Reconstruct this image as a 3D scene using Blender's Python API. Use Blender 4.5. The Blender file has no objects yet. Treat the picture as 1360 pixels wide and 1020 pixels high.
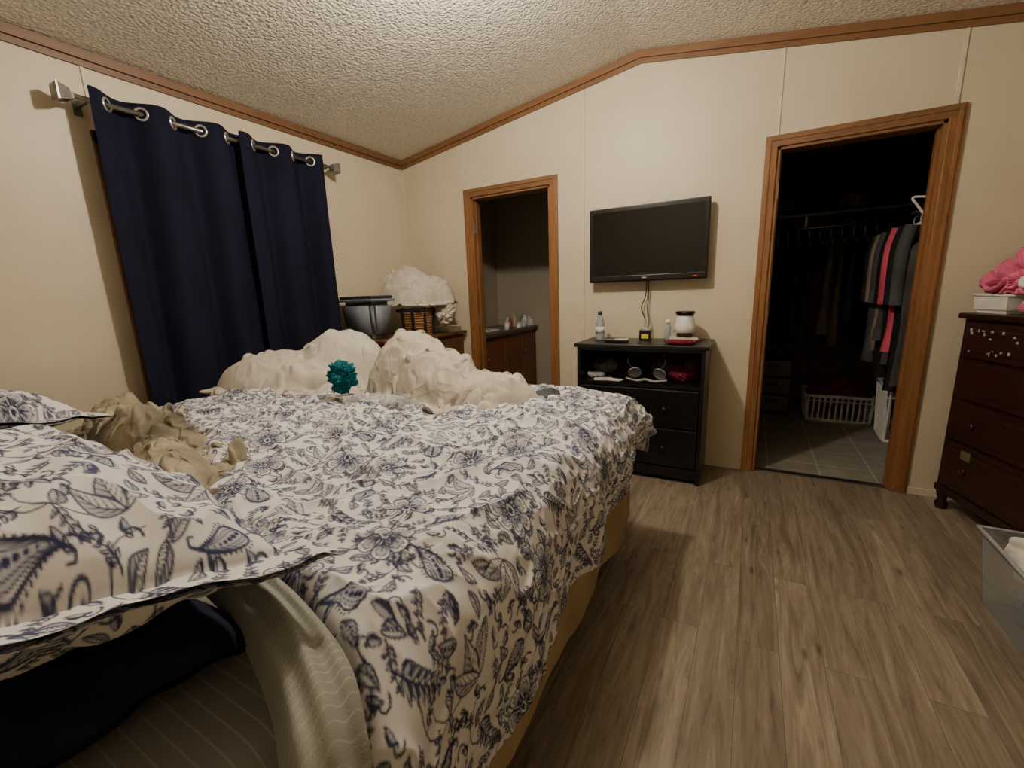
import bpy, bmesh, math, random
import numpy as np
from mathutils import Vector, Matrix, noise as mnoise
random.seed(7); rng=np.random.RandomState(11)
scene=bpy.context.scene
col=scene.collection

# ------------------------------------------------------------------ helpers
def lin(c):
    return tuple(((x/255)/12.92 if x/255<=0.04045 else (((x/255)+0.055)/1.055)**2.4) for x in c)+(1.0,)
class NB:
    def __init__(s,name,rough=0.6,color=(200,200,200),metal=0.0,spec=0.5):
        s.m=bpy.data.materials.new(name); s.m.use_nodes=True
        s.nt=s.m.node_tree; s.b=s.nt.nodes['Principled BSDF']
        s.b.inputs['Base Color'].default_value=lin(color)
        s.b.inputs['Roughness'].default_value=rough
        s.b.inputs['Metallic'].default_value=metal
        s.b.inputs['Specular IOR Level'].default_value=spec
    def n(s,t,**kw):
        nd=s.nt.nodes.new(t)
        for k,v in kw.items():
            if k.startswith('i_'): nd.inputs[k[2:].replace('_',' ')].default_value=v
            else: setattr(nd,k,v)
        return nd
    def l(s,a,b): s.nt.links.new(a,b)
    def coord(s,scale=(1,1,1),rot=(0,0,0),kind='Object'):
        tc=s.n('ShaderNodeTexCoord'); mp=s.n('ShaderNodeMapping')
        mp.inputs['Scale'].default_value=scale; mp.inputs['Rotation'].default_value=rot
        s.l(tc.outputs[kind],mp.inputs['Vector']); return mp.outputs['Vector']
    def noise(s,vec,scale=5,detail=4,rough=0.5,dist=0.0):
        nd=s.n('ShaderNodeTexNoise'); nd.inputs['Scale'].default_value=scale
        nd.inputs['Detail'].default_value=detail; nd.inputs['Roughness'].default_value=rough
        nd.inputs['Distortion'].default_value=dist
        s.l(vec,nd.inputs['Vector']); return nd.outputs['Fac']
    def ramp(s,fac,stops):
        nd=s.n('ShaderNodeValToRGB'); cr=nd.color_ramp
        while len(cr.elements)<len(stops): cr.elements.new(0.5)
        for e,(p,c) in zip(cr.elements,stops): e.position=p; e.color=lin(c)
        s.l(fac,nd.inputs['Fac']); return nd.outputs['Color']
    def bump(s,h,strength=0.3,dist=0.01):
        nd=s.n('ShaderNodeBump'); nd.inputs['Strength'].default_value=strength; nd.inputs['Distance'].default_value=dist
        s.l(h,nd.inputs['Height']); s.l(nd.outputs['Normal'],s.b.inputs['Normal']); return nd
    def mix(s,fac,a,b,mode='MIX'):
        nd=s.n('ShaderNodeMix',data_type='RGBA',blend_type=mode)
        if isinstance(fac,(int,float)): nd.inputs[0].default_value=fac
        else: s.l(fac,nd.inputs[0])
        for i,v in ((6,a),(7,b)):
            if isinstance(v,tuple): nd.inputs[i].default_value=v
            else: s.l(v,nd.inputs[i])
        return nd.outputs[2]
    def color(s,c): s.l(c,s.b.inputs['Base Color'])

def simple(name,color,rough=0.6,metal=0.0,var=0.12,scale=12,bump=0.0,bscale=80,spec=0.5):
    m=NB(name,rough,color,metal,spec)
    v=m.coord(); f=m.noise(v,scale,2)
    a=tuple(max(0,c*(1-var)) for c in color); b=tuple(min(255,c*(1+var)) for c in color)
    m.color(m.ramp(f,[(0.3,a),(0.7,b)]))
    if bump: m.bump(m.noise(v,bscale,2),bump,0.01)
    return m.m

def wood(name,c1,c2,axis=2,rough=0.45,scale=1.0):
    m=NB(name,rough)
    sc=[28*scale]*3; sc[axis]=1.6*scale
    v=m.coord(scale=tuple(sc)); f=m.noise(v,1.5,4,0.6,0.6)
    m.color(m.ramp(f,[(0.25,c1),(0.6,c2),(0.8,tuple(int(x*.85) for x in c1))]))
    m.bump(f,0.12,0.004); return m.m

def empty(name,loc=(0,0,0)):
    e=bpy.data.objects.new(name,None); col.objects.link(e); e.location=loc; e.empty_display_size=0.1; return e
def add(name,me,mat=None,parent=None,smooth=False):
    o=bpy.data.objects.new(name,me); col.objects.link(o)
    if mat is not None:
        me.materials.append(mat)
    if smooth:
        me.polygons.foreach_set('use_smooth',[True]*len(me.polygons))
    if parent is not None:
        o.parent=parent; o.matrix_parent_inverse=Matrix.Translation(parent.location).inverted()
    return o
def bm_to(name,bm,mat,parent=None,smooth=False):
    me=bpy.data.meshes.new(name); bm.to_mesh(me); bm.free(); return add(name,me,mat,parent,smooth)
def box(name,x0,x1,y0,y1,z0,z1,mat,parent=None,bevel=0.0,seg=2,rotz=0,piv=None,smooth=False):
    bm=bmesh.new(); bmesh.ops.create_cube(bm,size=1.0)
    for v in bm.verts:
        v.co=Vector((x0+(v.co.x+.5)*(x1-x0),y0+(v.co.y+.5)*(y1-y0),z0+(v.co.z+.5)*(z1-z0)))
    if bevel>0: bmesh.ops.bevel(bm,geom=bm.edges[:],offset=bevel,segments=seg,profile=0.5,affect='EDGES')
    if rotz:
        p=Vector(piv); bmesh.ops.rotate(bm,verts=bm.verts,cent=p,matrix=Matrix.Rotation(rotz,3,'Z'))
    return bm_to(name,bm,mat,parent,smooth)
def lathe(name,prof,center,mat,parent=None,seg=32,axis='Z'):
    bm=bmesh.new(); rings=[]
    for r,z in prof:
        ring=[]
        for i in range(seg):
            a=2*math.pi*i/seg
            if axis=='Z': p=(r*math.cos(a),r*math.sin(a),z)
            elif axis=='Y': p=(r*math.cos(a),z,r*math.sin(a))
            else: p=(z,r*math.cos(a),r*math.sin(a))
            ring.append(bm.verts.new(Vector(p)+Vector(center)))
        rings.append(ring)
    for a,b in zip(rings[:-1],rings[1:]):
        for i in range(seg):
            bm.faces.new((a[i],a[(i+1)%seg],b[(i+1)%seg],b[i]))
    if prof[0][0]>1e-4: bm.faces.new(rings[0][::-1])
    if prof[-1][0]>1e-4: bm.faces.new(rings[-1])
    bmesh.ops.remove_doubles(bm,verts=bm.verts,dist=1e-5)
    bmesh.ops.recalc_face_normals(bm,faces=bm.faces)
    return bm_to(name,bm,mat,parent,True)
def tube(name,pts,r,mat,parent=None,seg=10,closed=False):
    cu=bpy.data.curves.new(name,'CURVE'); cu.dimensions='3D'; sp=cu.splines.new('POLY')
    sp.points.add(len(pts)-1)
    for p,q in zip(sp.points,pts): p.co=(*q,1)
    sp.use_cyclic_u=closed
    cu.bevel_depth=r; cu.bevel_resolution=max(1,seg//4); cu.use_fill_caps=True
    tmp=bpy.data.objects.new(name,cu); col.objects.link(tmp)
    dg=bpy.context.evaluated_depsgraph_get(); me=bpy.data.meshes.new_from_object(tmp.evaluated_get(dg))
    bpy.data.objects.remove(tmp); me.materials.clear()
    return add(name,me,mat,parent,True)
def smoothpath(ctrl,n=12):
    P=[Vector(c) for c in ctrl]; P=[P[0]*2-P[1]]+P+[P[-1]*2-P[-2]]; out=[]
    for i in range(1,len(P)-2):
        for k in range(n):
            t=k/n; a,b,c,d=P[i-1],P[i],P[i+1],P[i+2]
            out.append(0.5*((2*b)+(-a+c)*t+(2*a-5*b+4*c-d)*t*t+(-a+3*b-3*c+d)*t**3))
    out.append(P[-2]); return out
def grid_mesh(name,X,Y,Z,mat,parent=None,cols=None,wrap=False,smooth=True,flip=False):
    n,m=X.shape
    co=np.stack([X,Y,Z],-1).reshape(-1,3).astype(np.float32)
    idx=np.arange(n*m).reshape(n,m)
    if wrap: idx=np.concatenate([idx,idx[:,:1]],1)
    a=idx[:-1,:-1].ravel();b=idx[1:,:-1].ravel();c=idx[1:,1:].ravel();d=idx[:-1,1:].ravel()
    f=np.stack([a,b,c,d] if not flip else [a,d,c,b],-1).astype(np.int32)
    me=bpy.data.meshes.new(name); me.vertices.add(len(co)); me.vertices.foreach_set('co',co.ravel())
    me.loops.add(f.size); me.loops.foreach_set('vertex_index',f.ravel())
    me.polygons.add(len(f)); me.polygons.foreach_set('loop_start',np.arange(0,f.size,4,dtype=np.int32))
    me.update(calc_edges=True)
    if smooth: me.polygons.foreach_set('use_smooth',np.ones(len(f),bool))
    if cols is not None:
        at=me.color_attributes.new('Col','FLOAT_COLOR','POINT')
        cc=np.ones((n*m,4),np.float32); cc[:,:3]=cols.reshape(-1,3); at.data.foreach_set('color',cc.ravel())
    me.validate()
    return add(name,me,mat,parent)

def drape(name,domes,c,rot,size,comp,seed,floor,mat,parent=None,frames=27,res=.0135,amp=.05,lam=.16,thick=.008,stiff=12,bend=.25,sm=2):
    """real cloth: an oversized sheet settles in folds over a mound; the settled mesh is kept"""
    n=84; ex=size[0]*comp[0]*.75+.1; ey=size[1]*comp[1]*.75+.1
    def hz(x,y):
        z=0
        for (a,b,rx,ry,h,ro) in domes:
            dx,dy=x-a,y-b; u=(dx*math.cos(ro)+dy*math.sin(ro))/rx; v=(-dx*math.sin(ro)+dy*math.cos(ro))/ry; q=1-u*u-v*v
            if q>0: z=max(z,h*q**.5)
        return z
    vs=[];fs=[]
    for i in range(n+1):
        for j in range(n+1):
            x=(i/n*2-1)*ex; y=(j/n*2-1)*ey; z=hz(x,y); vs.append((x,y,z+(.014*mnoise.noise(Vector((x*9,y*9,seed))) if z>0 else 0)))
    for i in range(n):
        for j in range(n):
            a=i*(n+1)+j; fs.append((a,a+n+1,a+n+2,a+1))
    me=bpy.data.meshes.new('coll'); me.from_pydata(vs,[],fs); co=bpy.data.objects.new('coll',me); col.objects.link(co)
    M=Matrix.Translation((c[0],c[1],floor))@Matrix.Rotation(rot,4,'Z'); co.matrix_world=M
    co.modifiers.new('c','COLLISION'); co.collision.thickness_outer=.004; co.collision.cloth_friction=30
    nx=int(size[0]/res); ny=int(size[1]/res)
    X,Y=np.meshgrid((np.arange(nx+1)/nx-.5)*size[0],(np.arange(ny+1)/ny-.5)*size[1],indexing='ij')
    flat=np.stack([X,Y,np.zeros_like(X)],-1).reshape(-1,3)
    idx=np.arange((nx+1)*(ny+1)).reshape(nx+1,ny+1)
    F=np.stack([idx[:-1,:-1].ravel(),idx[1:,:-1].ravel(),idx[1:,1:].ravel(),idx[:-1,1:].ravel()],-1)
    me=bpy.data.meshes.new(name); me.from_pydata(flat.tolist(),[],F.tolist()); ob=bpy.data.objects.new(name,me); col.objects.link(ob)
    ob.matrix_world=M
    ob.shape_key_add(name='Basis'); k=ob.shape_key_add(name='crumple'); k.value=1.0
    for i,(x,y,z) in enumerate(flat):
        v=mnoise.noise_vector(Vector((x/lam+seed*9.1,y/lam+seed*3.3,seed))); v2=mnoise.noise_vector(Vector((x/lam*2.3+seed,y/lam*2.3,seed+5)))
        u_,w_=x/size[0]*2,y/size[1]*2; sq=math.sqrt(max(1e-6,1-.5*min(u_*u_,w_*w_)))
        px=x*comp[0]*sq+v.x*.05+v2.x*.015; py=y*comp[1]*sq+v.y*.05+v2.y*.015
        k.data[i].co=(px,py,hz(px,py)+.02+abs(v.z)*amp*2+v2.z*amp*.5+amp*.6)
    m=ob.modifiers.new('cl','CLOTH'); s=m.settings; s.quality=5; s.mass=.2; s.air_damping=4
    s.tension_stiffness=stiff; s.compression_stiffness=stiff; s.shear_stiffness=stiff*.4; s.bending_stiffness=bend
    s.tension_damping=10; s.compression_damping=10; s.shear_damping=10; s.bending_damping=1
    s.rest_shape_key=ob.data.shape_keys.key_blocks['Basis']
    cs=m.collision_settings; cs.use_collision=True; cs.distance_min=.005; cs.use_self_collision=False; cs.collision_quality=2
    m.point_cache.frame_start=1; m.point_cache.frame_end=frames
    for f in range(1,frames+1): scene.frame_set(f)
    dg=bpy.context.evaluated_depsgraph_get(); me2=bpy.data.meshes.new_from_object(ob.evaluated_get(dg))
    bpy.data.objects.remove(ob); bpy.data.objects.remove(co); scene.frame_set(1)
    me2.transform(M); me2.materials.clear()
    for v in me2.vertices:
        if v.co.z<floor+.004: v.co.z=floor+.004
    o=add(name,me2,mat,parent,True)
    if sm: s_=o.modifiers.new('sm','SMOOTH'); s_.factor=.5; s_.iterations=sm
    so=o.modifiers.new('s','SOLIDIFY'); so.thickness=thick; so.offset=0
    su=o.modifiers.new('ss','SUBSURF'); su.levels=1; su.render_levels=1
    return o

# numpy perlin
perm=rng.permutation(256); perm=np.concatenate([perm,perm,perm])
g3=rng.normal(size=(256,3)); g3/=np.linalg.norm(g3,axis=1)[:,None]
def pn(x,y,z=None):
    x=np.asarray(x,float); y=np.asarray(y,float); z=np.zeros_like(x)+ (0.37 if z is None else z)
    xi=np.floor(x).astype(int);yi=np.floor(y).astype(int);zi=np.floor(z).astype(int)
    xf=x-xi;yf=y-yi;zf=z-zi
    fd=lambda t:t*t*t*(t*(t*6-15)+10)
    u,v,w=fd(xf),fd(yf),fd(zf); out=0
    for dx in (0,1):
        for dy in (0,1):
            for dz in (0,1):
                h=perm[perm[perm[(xi+dx)&255]+((yi+dy)&255)]+((zi+dz)&255)]
                g=g3[h]; d=g[...,0]*(xf-dx)+g[...,1]*(yf-dy)+g[...,2]*(zf-dz)
                out=out+d*(u if dx else 1-u)*(v if dy else 1-v)*(w if dz else 1-w)
    return out*1.5

# ------------------------------------------------------------------ floral tile
TN=900; TS=0.53; PX=TN/TS; SW=.95
ink=np.zeros((TN,TN)); wash=np.zeros((TN,TN))
def stamp(arr,cx,cy,r,val=1.0):
    k=int(r+3); ix=np.arange(int(cx)-k,int(cx)+k+1); iy=np.arange(int(cy)-k,int(cy)+k+1)
    d=np.hypot(ix[:,None]-cx,iy[None,:]-cy); c=np.clip((r-d)/1.5+.5,0,1)*val
    I=np.ix_(ix%TN,iy%TN); arr[I]=np.maximum(arr[I],c)
def stroke(arr,pts,w0,w1=None,val=1.0):
    w1=w0 if w1 is None else w1; w0*=SW; w1*=SW; pts=np.asarray(pts,float)
    seg=np.hypot(*np.diff(pts,axis=0).T); L=np.concatenate([[0],np.cumsum(seg)])
    if L[-1]<1e-6: return
    n=max(2,int(L[-1]/max(1.0,.6*min(w0,w1)+.3)))
    for t in np.linspace(0,1,n):
        x=np.interp(t*L[-1],L,pts[:,0]); y=np.interp(t*L[-1],L,pts[:,1]); stamp(arr,x,y,w0+(w1-w0)*t,val)
def inside(pts):
    pts=np.asarray(pts,float); x0,y0=np.floor(pts.min(0)).astype(int); x1,y1=np.ceil(pts.max(0)).astype(int)
    ix=np.arange(x0,x1+1);iy=np.arange(y0,y1+1); X,Y=np.meshgrid(ix,iy,indexing='ij'); ins=np.zeros(X.shape,bool)
    for (ax,ay),(bx,by) in zip(pts,np.roll(pts,-1,0)):
        if ay==by: continue
        ins^=((ay>Y)!=(by>Y))&(X<(bx-ax)*(Y-ay)/(by-ay)+ax)
    return np.ix_(ix%TN,iy%TN),ins
def fill(arr,pts,val=1.0):
    I,ins=inside(pts); arr[I]=np.maximum(arr[I],ins*val)
def erase(pts):
    I,ins=inside(pts)
    for arr in (ink,wash): arr[I]=arr[I]*(1-ins)
def tf(pts,c,rot,s=1.0):
    pts=np.asarray(pts,float)*s; ca,sa=math.cos(rot),math.sin(rot)
    return np.stack([pts[:,0]*ca-pts[:,1]*sa+c[0],pts[:,0]*sa+pts[:,1]*ca+c[1]],-1)
def petal(r0,r1,w,n=18):
    a=np.linspace(0,math.pi,n); x=r0+(r1-r0)*(1-np.cos(a))/2; y=w*np.sin(a)**.8*(.5+.62*(x-r0)/(r1-r0))
    up=np.stack([x,y],-1); dn=np.stack([x,-y],-1)[::-1]; return np.concatenate([up,dn])
def leaf_s(c,L,rot,w=.26,solid=True):
    t=np.linspace(0,1,16); y=w*L*np.sin(math.pi*t)**.9*(1.15-.5*t); bend=.12*L*np.sin(math.pi*t)
    up=np.stack([t*L,bend+y],-1);dn=np.stack([t*L,bend-y],-1)[::-1]; mid=np.stack([t*L,bend],-1)
    P=tf(np.concatenate([up,dn]),c,rot)
    if solid:
        fill(ink,tf(np.concatenate([up,mid[::-1]]),c,rot),.95); fill(wash,P,.9); stroke(ink,np.concatenate([P,P[:1]]),1.6)
    else:
        erase(P); fill(wash,tf(np.concatenate([up,mid[::-1]]),c,rot),.8)
        stroke(ink,np.concatenate([P,P[:1]]),2.6); stroke(ink,tf(mid,c,rot),2.4,1.0)
        for k in (2,4,6,8,10):
            for sg in (1,-1):
                a=np.array([[t[k]*L,bend[k]],[t[k+3]*L,bend[k+3]+sg*y[k+3]*.85]]); stroke(ink,tf(a,c,rot),1.8,1.0)
def flower(c,R,rot,n=7):
    for i in range(n):
        a=rot+2*math.pi*i/n; erase(tf(petal(.2*R,R,.36*R),c,a))
    for i in range(n):
        a=rot+2*math.pi*i/n; P=tf(petal(.2*R,R,.35*R),c,a)
        stroke(ink,np.concatenate([P,P[:1]]),3.2)
        Q=tf(petal(.3*R,.80*R,.22*R),c,a); fill(wash,Q,.9); stroke(ink,Q,1.8)
        stroke(ink,tf([[.28*R,0],[.66*R,0]],c,a),5.0,1.4)
        for sg in (-1,1): stroke(ink,tf([[.3*R,sg*.04*R],[.56*R,sg*.12*R]],c,a),3.0,1.2)
        for off in (-.13,0,.13): stamp(ink,*tf([[(.89-.5*abs(off))*R,off*R]],c,a)[0],3.0)
    for t in np.linspace(0,2*math.pi,14,endpoint=False): stamp(ink,c[0]+.21*R*math.cos(t),c[1]+.21*R*math.sin(t),3.4)
    stamp(ink,c[0],c[1],.12*R)
    for i in range(n):
        a=rot+2*math.pi*(i+.5)/n; leaf_s(tf([[.84*R,0]],c,a)[0],.34*R,a,.2)
def paisley(c,R,rot,fl=1):
    t=np.linspace(0,1,26); sx=R*(-.35+1.5*t); sy=fl*R*(.62*t**2.2)
    w=R*.5*np.where(t<.25,np.sqrt(np.clip(1-((.25-t)/.25)**2,0,1)),1-((t-.25)/.75)**1.15)
    def off(k): return np.concatenate([np.stack([sx,sy+w*k],-1),np.stack([sx,sy-w*k],-1)[::-1]])
    P=tf(off(1),c,rot); erase(P); stroke(ink,np.concatenate([P,P[:1]]),4.2)
    for kk,wd in ((.72,1.8),(.45,1.6)):
        Q=tf(off(kk),c,rot)
        if kk==.72: fill(wash,Q,.85)
        stroke(ink,np.concatenate([Q,Q[:1]]),wd)
    for k in range(3,22,3): stamp(ink,*tf([[sx[k],sy[k]]],c,rot)[0],max(2.4,w[k]*.2))
    tip=tf([[sx[-1],sy[-1]],[sx[-1]+.12*R,sy[-1]+fl*.2*R],[sx[-1],sy[-1]+fl*.36*R],[sx[-1]-.15*R,sy[-1]+fl*.26*R]],c,rot); stroke(ink,tip,4,2.6)
    O=off(1.28)
    for k in range(1,len(O)-1,2):
        if 23<=k<=28: continue
        stamp(ink,*tf([O[k]],c,rot)[0],3.2)
def sprig(c,L,rot,n=5):
    t=np.linspace(0,1,16); y=.3*L*t**2; st=tf(np.stack([t*L,y],-1),c,rot); stroke(ink,st,2.8,1.6)
    for i in range(n):
        u=.18+.75*i/(n-1); p=tf([[u*L,.3*L*u*u]],c,rot)[0]; tg=rot+math.atan(.6*u)
        for sg in (1,-1): leaf_s(p,L*.36*(1-.45*u),tg+sg*.85,.24)
    leaf_s(st[-1],L*.25,rot+.55,.24)
def curl(c,L,rot,fl=1):
    a=np.linspace(0,1.6*2*math.pi,50); r=L*.45*np.exp(-a*.28); pts=np.stack([r*np.cos(a),fl*r*np.sin(a)],-1)
    stroke(ink,tf(pts,c,rot),3.8,1.9)
TQ=TN/4
cells=[]
for i in range(4):
    for j in range(4):
        cells.append(((i+.5+(.5 if j%2 else 0))*TQ+rng.uniform(-12,12),(j+.5)*TQ+rng.uniform(-12,12)))
for i,(cx,cy) in enumerate(cells):
    a=rng.uniform(0,6.28); p=[(cx,cy)]
    for s in range(8): a+=rng.uniform(.15,.5)*(1 if i%2 else -1); p.append((p[-1][0]+30*math.cos(a),p[-1][1]+30*math.sin(a)))
    stroke(ink,p,3.2,1.8)
filler=[]
for _ in range(3000):
    p=rng.uniform(0,TN,2); ok=True
    for q,r in [(c,80) for c in cells]+[(f,46) for f in filler]:
        d=np.abs(p-np.array(q)); d=np.minimum(d%TN,TN-d%TN)
        if np.hypot(*d)<r: ok=False;break
    if ok: filler.append(tuple(p))
for i,c in enumerate(filler):
    r=rng.uniform(0,6.28)
    if i%3==0: sprig((c[0]-30*math.cos(r),c[1]-30*math.sin(r)),72,r,4)
    elif i%3==1: curl(c,54,r,1 if i%2 else -1); leaf_s(c,42,r+2,.27)
    else: leaf_s((c[0]-30*math.cos(r),c[1]-30*math.sin(r)),66,r,.26,False)
kinds=['F','P','L','P','P','F','S','F','L','P','F','P','F','S','P','L']
for c,kd in zip(cells,kinds):
    r=rng.uniform(0,6.28)
    if kd=='F': flower(c,92,r,rng.randint(6,9))
    elif kd=='P': paisley(c,80,r,1 if rng.rand()>.5 else -1); leaf_s((c[0]-50*math.cos(r),c[1]-50*math.sin(r)),66,r+3.4,.27)
    elif kd=='L':
        for da in (-.75,0,.75): leaf_s(tf([[-38,0]],c,r)[0],124,r+da,.22,False)
    else: sprig((c[0]-70*math.cos(r),c[1]-70*math.sin(r)),150,r,6)
def blur(a):
    return (a*2+np.roll(a,1,0)+np.roll(a,-1,0)+np.roll(a,1,1)+np.roll(a,-1,1))/6
ink=blur(blur(ink)); wash=blur(wash)
def pattern(u,v):
    x=(u*PX)%TN; y=(v*PX)%TN; x0=np.floor(x).astype(int);y0=np.floor(y).astype(int);fx=x-x0;fy=y-y0
    def s(a): return (a[x0%TN,y0%TN]*(1-fx)*(1-fy)+a[(x0+1)%TN,y0%TN]*fx*(1-fy)+a[x0%TN,(y0+1)%TN]*(1-fx)*fy+a[(x0+1)%TN,(y0+1)%TN]*fx*fy)
    k=s(ink)[...,None]; w=s(wash)[...,None]
    base=np.array(lin((215,213,213))[:3]); wc=np.array(lin((136,140,162))[:3]); n=(pn(u*9,v*9)*.5+.5)[...,None]
    ic=np.array(lin((23,26,54))[:3])*(1-n)+np.array(lin((62,68,102))[:3])*n
    c=base*(1-w*.7)+wc*w*.7
    return c*(1-k)+ic*k

# ------------------------------------------------------------------ materials
def wall_mat(name,c1,c2):
    m=NB(name,0.42,spec=0.35); v=m.coord()
    f=m.noise(v,3,2); f2=m.noise(v,150,2,.6)
    m.color(m.ramp(f,[(0.3,c1),(0.75,c2)])); m.bump(f2,0.2,0.004); return m.m
M_wall=wall_mat('wall_vinyl',(197,186,162),(205,195,172))
M_bath=wall_mat('bath_wall',(172,163,146),(180,171,154))
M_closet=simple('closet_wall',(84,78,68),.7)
m=NB('popcorn_ceiling',0.9,spec=.1); v=m.coord()
vo=m.n('ShaderNodeTexVoronoi',feature='F1'); vo.inputs['Scale'].default_value=64; m.l(v,vo.inputs['Vector'])
nz=m.noise(v,76,3,.65,.4)
mt=m.n('ShaderNodeMath',operation='SUBTRACT'); m.l(nz,mt.inputs[0]); m.l(vo.outputs['Distance'],mt.inputs[1])
m.color(m.ramp(nz,[(0.35,(206,200,186)),(0.6,(234,229,216))])); m.bump(mt.outputs[0],0.55,0.02); M_ceil=m.m

M_trim=wood('oak_trim',(110,72,40),(140,96,56),2)
M_trimx=wood('oak_trim_x',(102,70,43),(126,90,58),0)
M_trimy=wood('oak_trim_y',(94,64,41),(116,82,54),1)
m=NB('laminate_floor',0.40,spec=.4); tc=m.n('ShaderNodeTexCoord')
sep=m.n('ShaderNodeSeparateXYZ'); m.l(tc.outputs['Object'],sep.inputs[0])
cmb=m.n('ShaderNodeCombineXYZ'); m.l(sep.outputs['Y'],cmb.inputs['X']); m.l(sep.outputs['X'],cmb.inputs['Y'])
br=m.n('ShaderNodeTexBrick'); m.l(cmb.outputs[0],br.inputs['Vector'])
br.inputs['Scale'].default_value=1; br.inputs['Brick Width'].default_value=1.22; br.inputs['Row Height'].default_value=.13
br.inputs['Mortar Size'].default_value=.0008; br.inputs['Mortar Smooth'].default_value=.2; br.offset=.37
br.inputs['Color1'].default_value=(0,0,0,1); br.inputs['Color2'].default_value=(1,1,1,1); br.inputs['Mortar'].default_value=(.5,.5,.5,1)
va=m.n('ShaderNodeVectorMath',operation='MULTIPLY_ADD'); m.l(br.outputs['Color'],va.inputs[0]); va.inputs[1].default_value=(7,13,3); m.l(tc.outputs['Object'],va.inputs[2])
mp=m.n('ShaderNodeMapping'); mp.inputs['Scale'].default_value=(18,1.5,1); m.l(va.outputs[0],mp.inputs['Vector'])
gr=m.noise(mp.outputs[0],1.4,8,.7,1.2)
base=m.ramp(gr,[(0.28,(92,82,70)),(0.42,(126,115,100)),(0.55,(146,135,119)),(0.72,(174,163,146))])
tint=m.ramp(br.outputs['Color'],[(0.0,(216,213,208)),(1.0,(253,251,248))])
c=m.mix(1.0,base,tint,'MULTIPLY')
mp2=m.n('ShaderNodeMapping'); mp2.inputs['Scale'].default_value=(12,3.6,1); m.l(va.outputs[0],mp2.inputs['Vector'])
vk=m.n('ShaderNodeTexVoronoi'); vk.inputs['Scale'].default_value=1.0; m.l(mp2.outputs[0],vk.inputs['Vector'])
kn=m.ramp(vk.outputs['Distance'],[(0.02,(96,83,70)),(0.15,(255,255,255))])
c=m.mix(.7,c,kn,'MULTIPLY')
c=m.mix(br.outputs['Fac'],c,lin((78,69,58)))
m.color(c); m.bump(gr,0.05,0.003); M_floor=m.m
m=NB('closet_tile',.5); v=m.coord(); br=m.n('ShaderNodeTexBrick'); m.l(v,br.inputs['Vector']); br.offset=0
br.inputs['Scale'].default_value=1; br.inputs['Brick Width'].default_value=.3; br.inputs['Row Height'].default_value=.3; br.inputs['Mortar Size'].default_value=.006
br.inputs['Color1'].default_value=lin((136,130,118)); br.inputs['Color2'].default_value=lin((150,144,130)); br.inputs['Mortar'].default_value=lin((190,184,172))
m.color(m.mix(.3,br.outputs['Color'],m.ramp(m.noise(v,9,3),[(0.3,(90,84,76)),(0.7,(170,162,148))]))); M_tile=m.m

M_black=simple('black_wood',(15,14,14),.35,var=.3)
M_blackin=simple('black_inside',(12,11,11),.6,var=.2)
M_plast=simple('black_plastic',(12,12,13),.25,var=.1)
m=NB('tv_screen',0.12,(4,4,6)); M_screen=m.m
M_metal=simple('satin_metal',(128,126,122),.36,.9,var=.08)
M_steel=simple('bright_steel',(205,203,198),.25,.8,var=.05)
M_white=simple('white_plastic',(222,219,212),.4,var=.05)
M_mahog=wood('mahogany',(34,18,14),(54,28,21),1,.35)
M_mahogz=wood('mahogany_top',(32,17,13),(50,26,19),1,.3)
def fabric(name,c,rough=.9,var=.12,b=.3,sc=350,stripe=None,wr=0):
    m=NB(name,rough,spec=.15); v=m.coord(); f=m.noise(v,6,2); a=tuple(x*(1-var) for x in c); bb=tuple(min(255,x*(1+var)) for x in c)
    cc=m.ramp(f,[(0.3,a),(0.7,bb)])
    if stripe:
        w=m.n('ShaderNodeTexWave',bands_direction=stripe[1]); w.inputs['Scale'].default_value=stripe[2]; w.inputs['Distortion'].default_value=0
        m.l(v,w.inputs['Vector']); cc=m.mix(m.ramp(w.outputs['Fac'],[(stripe[3],(0,0,0)),(min(1,stripe[3]+.06),(255,255,255))]),cc,lin(stripe[0]))
    m.color(cc)
    if wr:
        nd=m.n('ShaderNodeTexNoise',noise_type='RIDGED_MULTIFRACTAL'); nd.inputs['Scale'].default_value=wr; nd.inputs['Detail'].default_value=2; nd.inputs['Distortion'].default_value=1.2
        nd.inputs['Offset'].default_value=.8; m.l(v,nd.inputs['Vector']); m.bump(nd.outputs['Fac'],.55,.006)
    else: m.bump(m.noise(v,sc,1),b,.002)
    return m.m
M_navy=fabric('navy_curtain_fabric',(21,23,42),var=.08)
M_navyp=fabric('navy_pillowcase',(34,37,54))
M_duvet=fabric('cream_duvet',(192,186,175),var=.06,wr=8)
M_sheet=fabric('cream_sheet',(182,175,163),var=.07,wr=10)
M_grey=fabric('grey_pinstripe_sheet',(122,121,115),var=.06,stripe=((146,145,139),'Y',14.0,.95))
M_greyx=fabric('grey_check_sheet',(142,142,134),var=.06,stripe=((156,156,148),'X',26.0,.93))
M_tan=fabric('tan_satin',(138,130,112),.5,var=.25,wr=14)
M_skirt=fabric('tan_bed_skirt',(160,141,108),var=.08)
M_teal=fabric('teal_velvet',(4,96,108),.6)
M_pink=fabric('pink_fabric',(208,104,138))
M_mag=fabric('magenta_fabric',(104,32,52))
M_dark=fabric('dark_clothes',(32,30,33))
M_dgrey=fabric('charcoal_clothes',(74,74,76))
M_lgrey=fabric('light_grey_cloth',(150,150,152))
M_whitec=fabric('white_cloth',(208,204,198))
m=NB('floral_fabric',.85,spec=.15); at=m.n('ShaderNodeAttribute'); at.attribute_name='Col'; m.color(at.outputs['Color'])
M_floral=m.m

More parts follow.
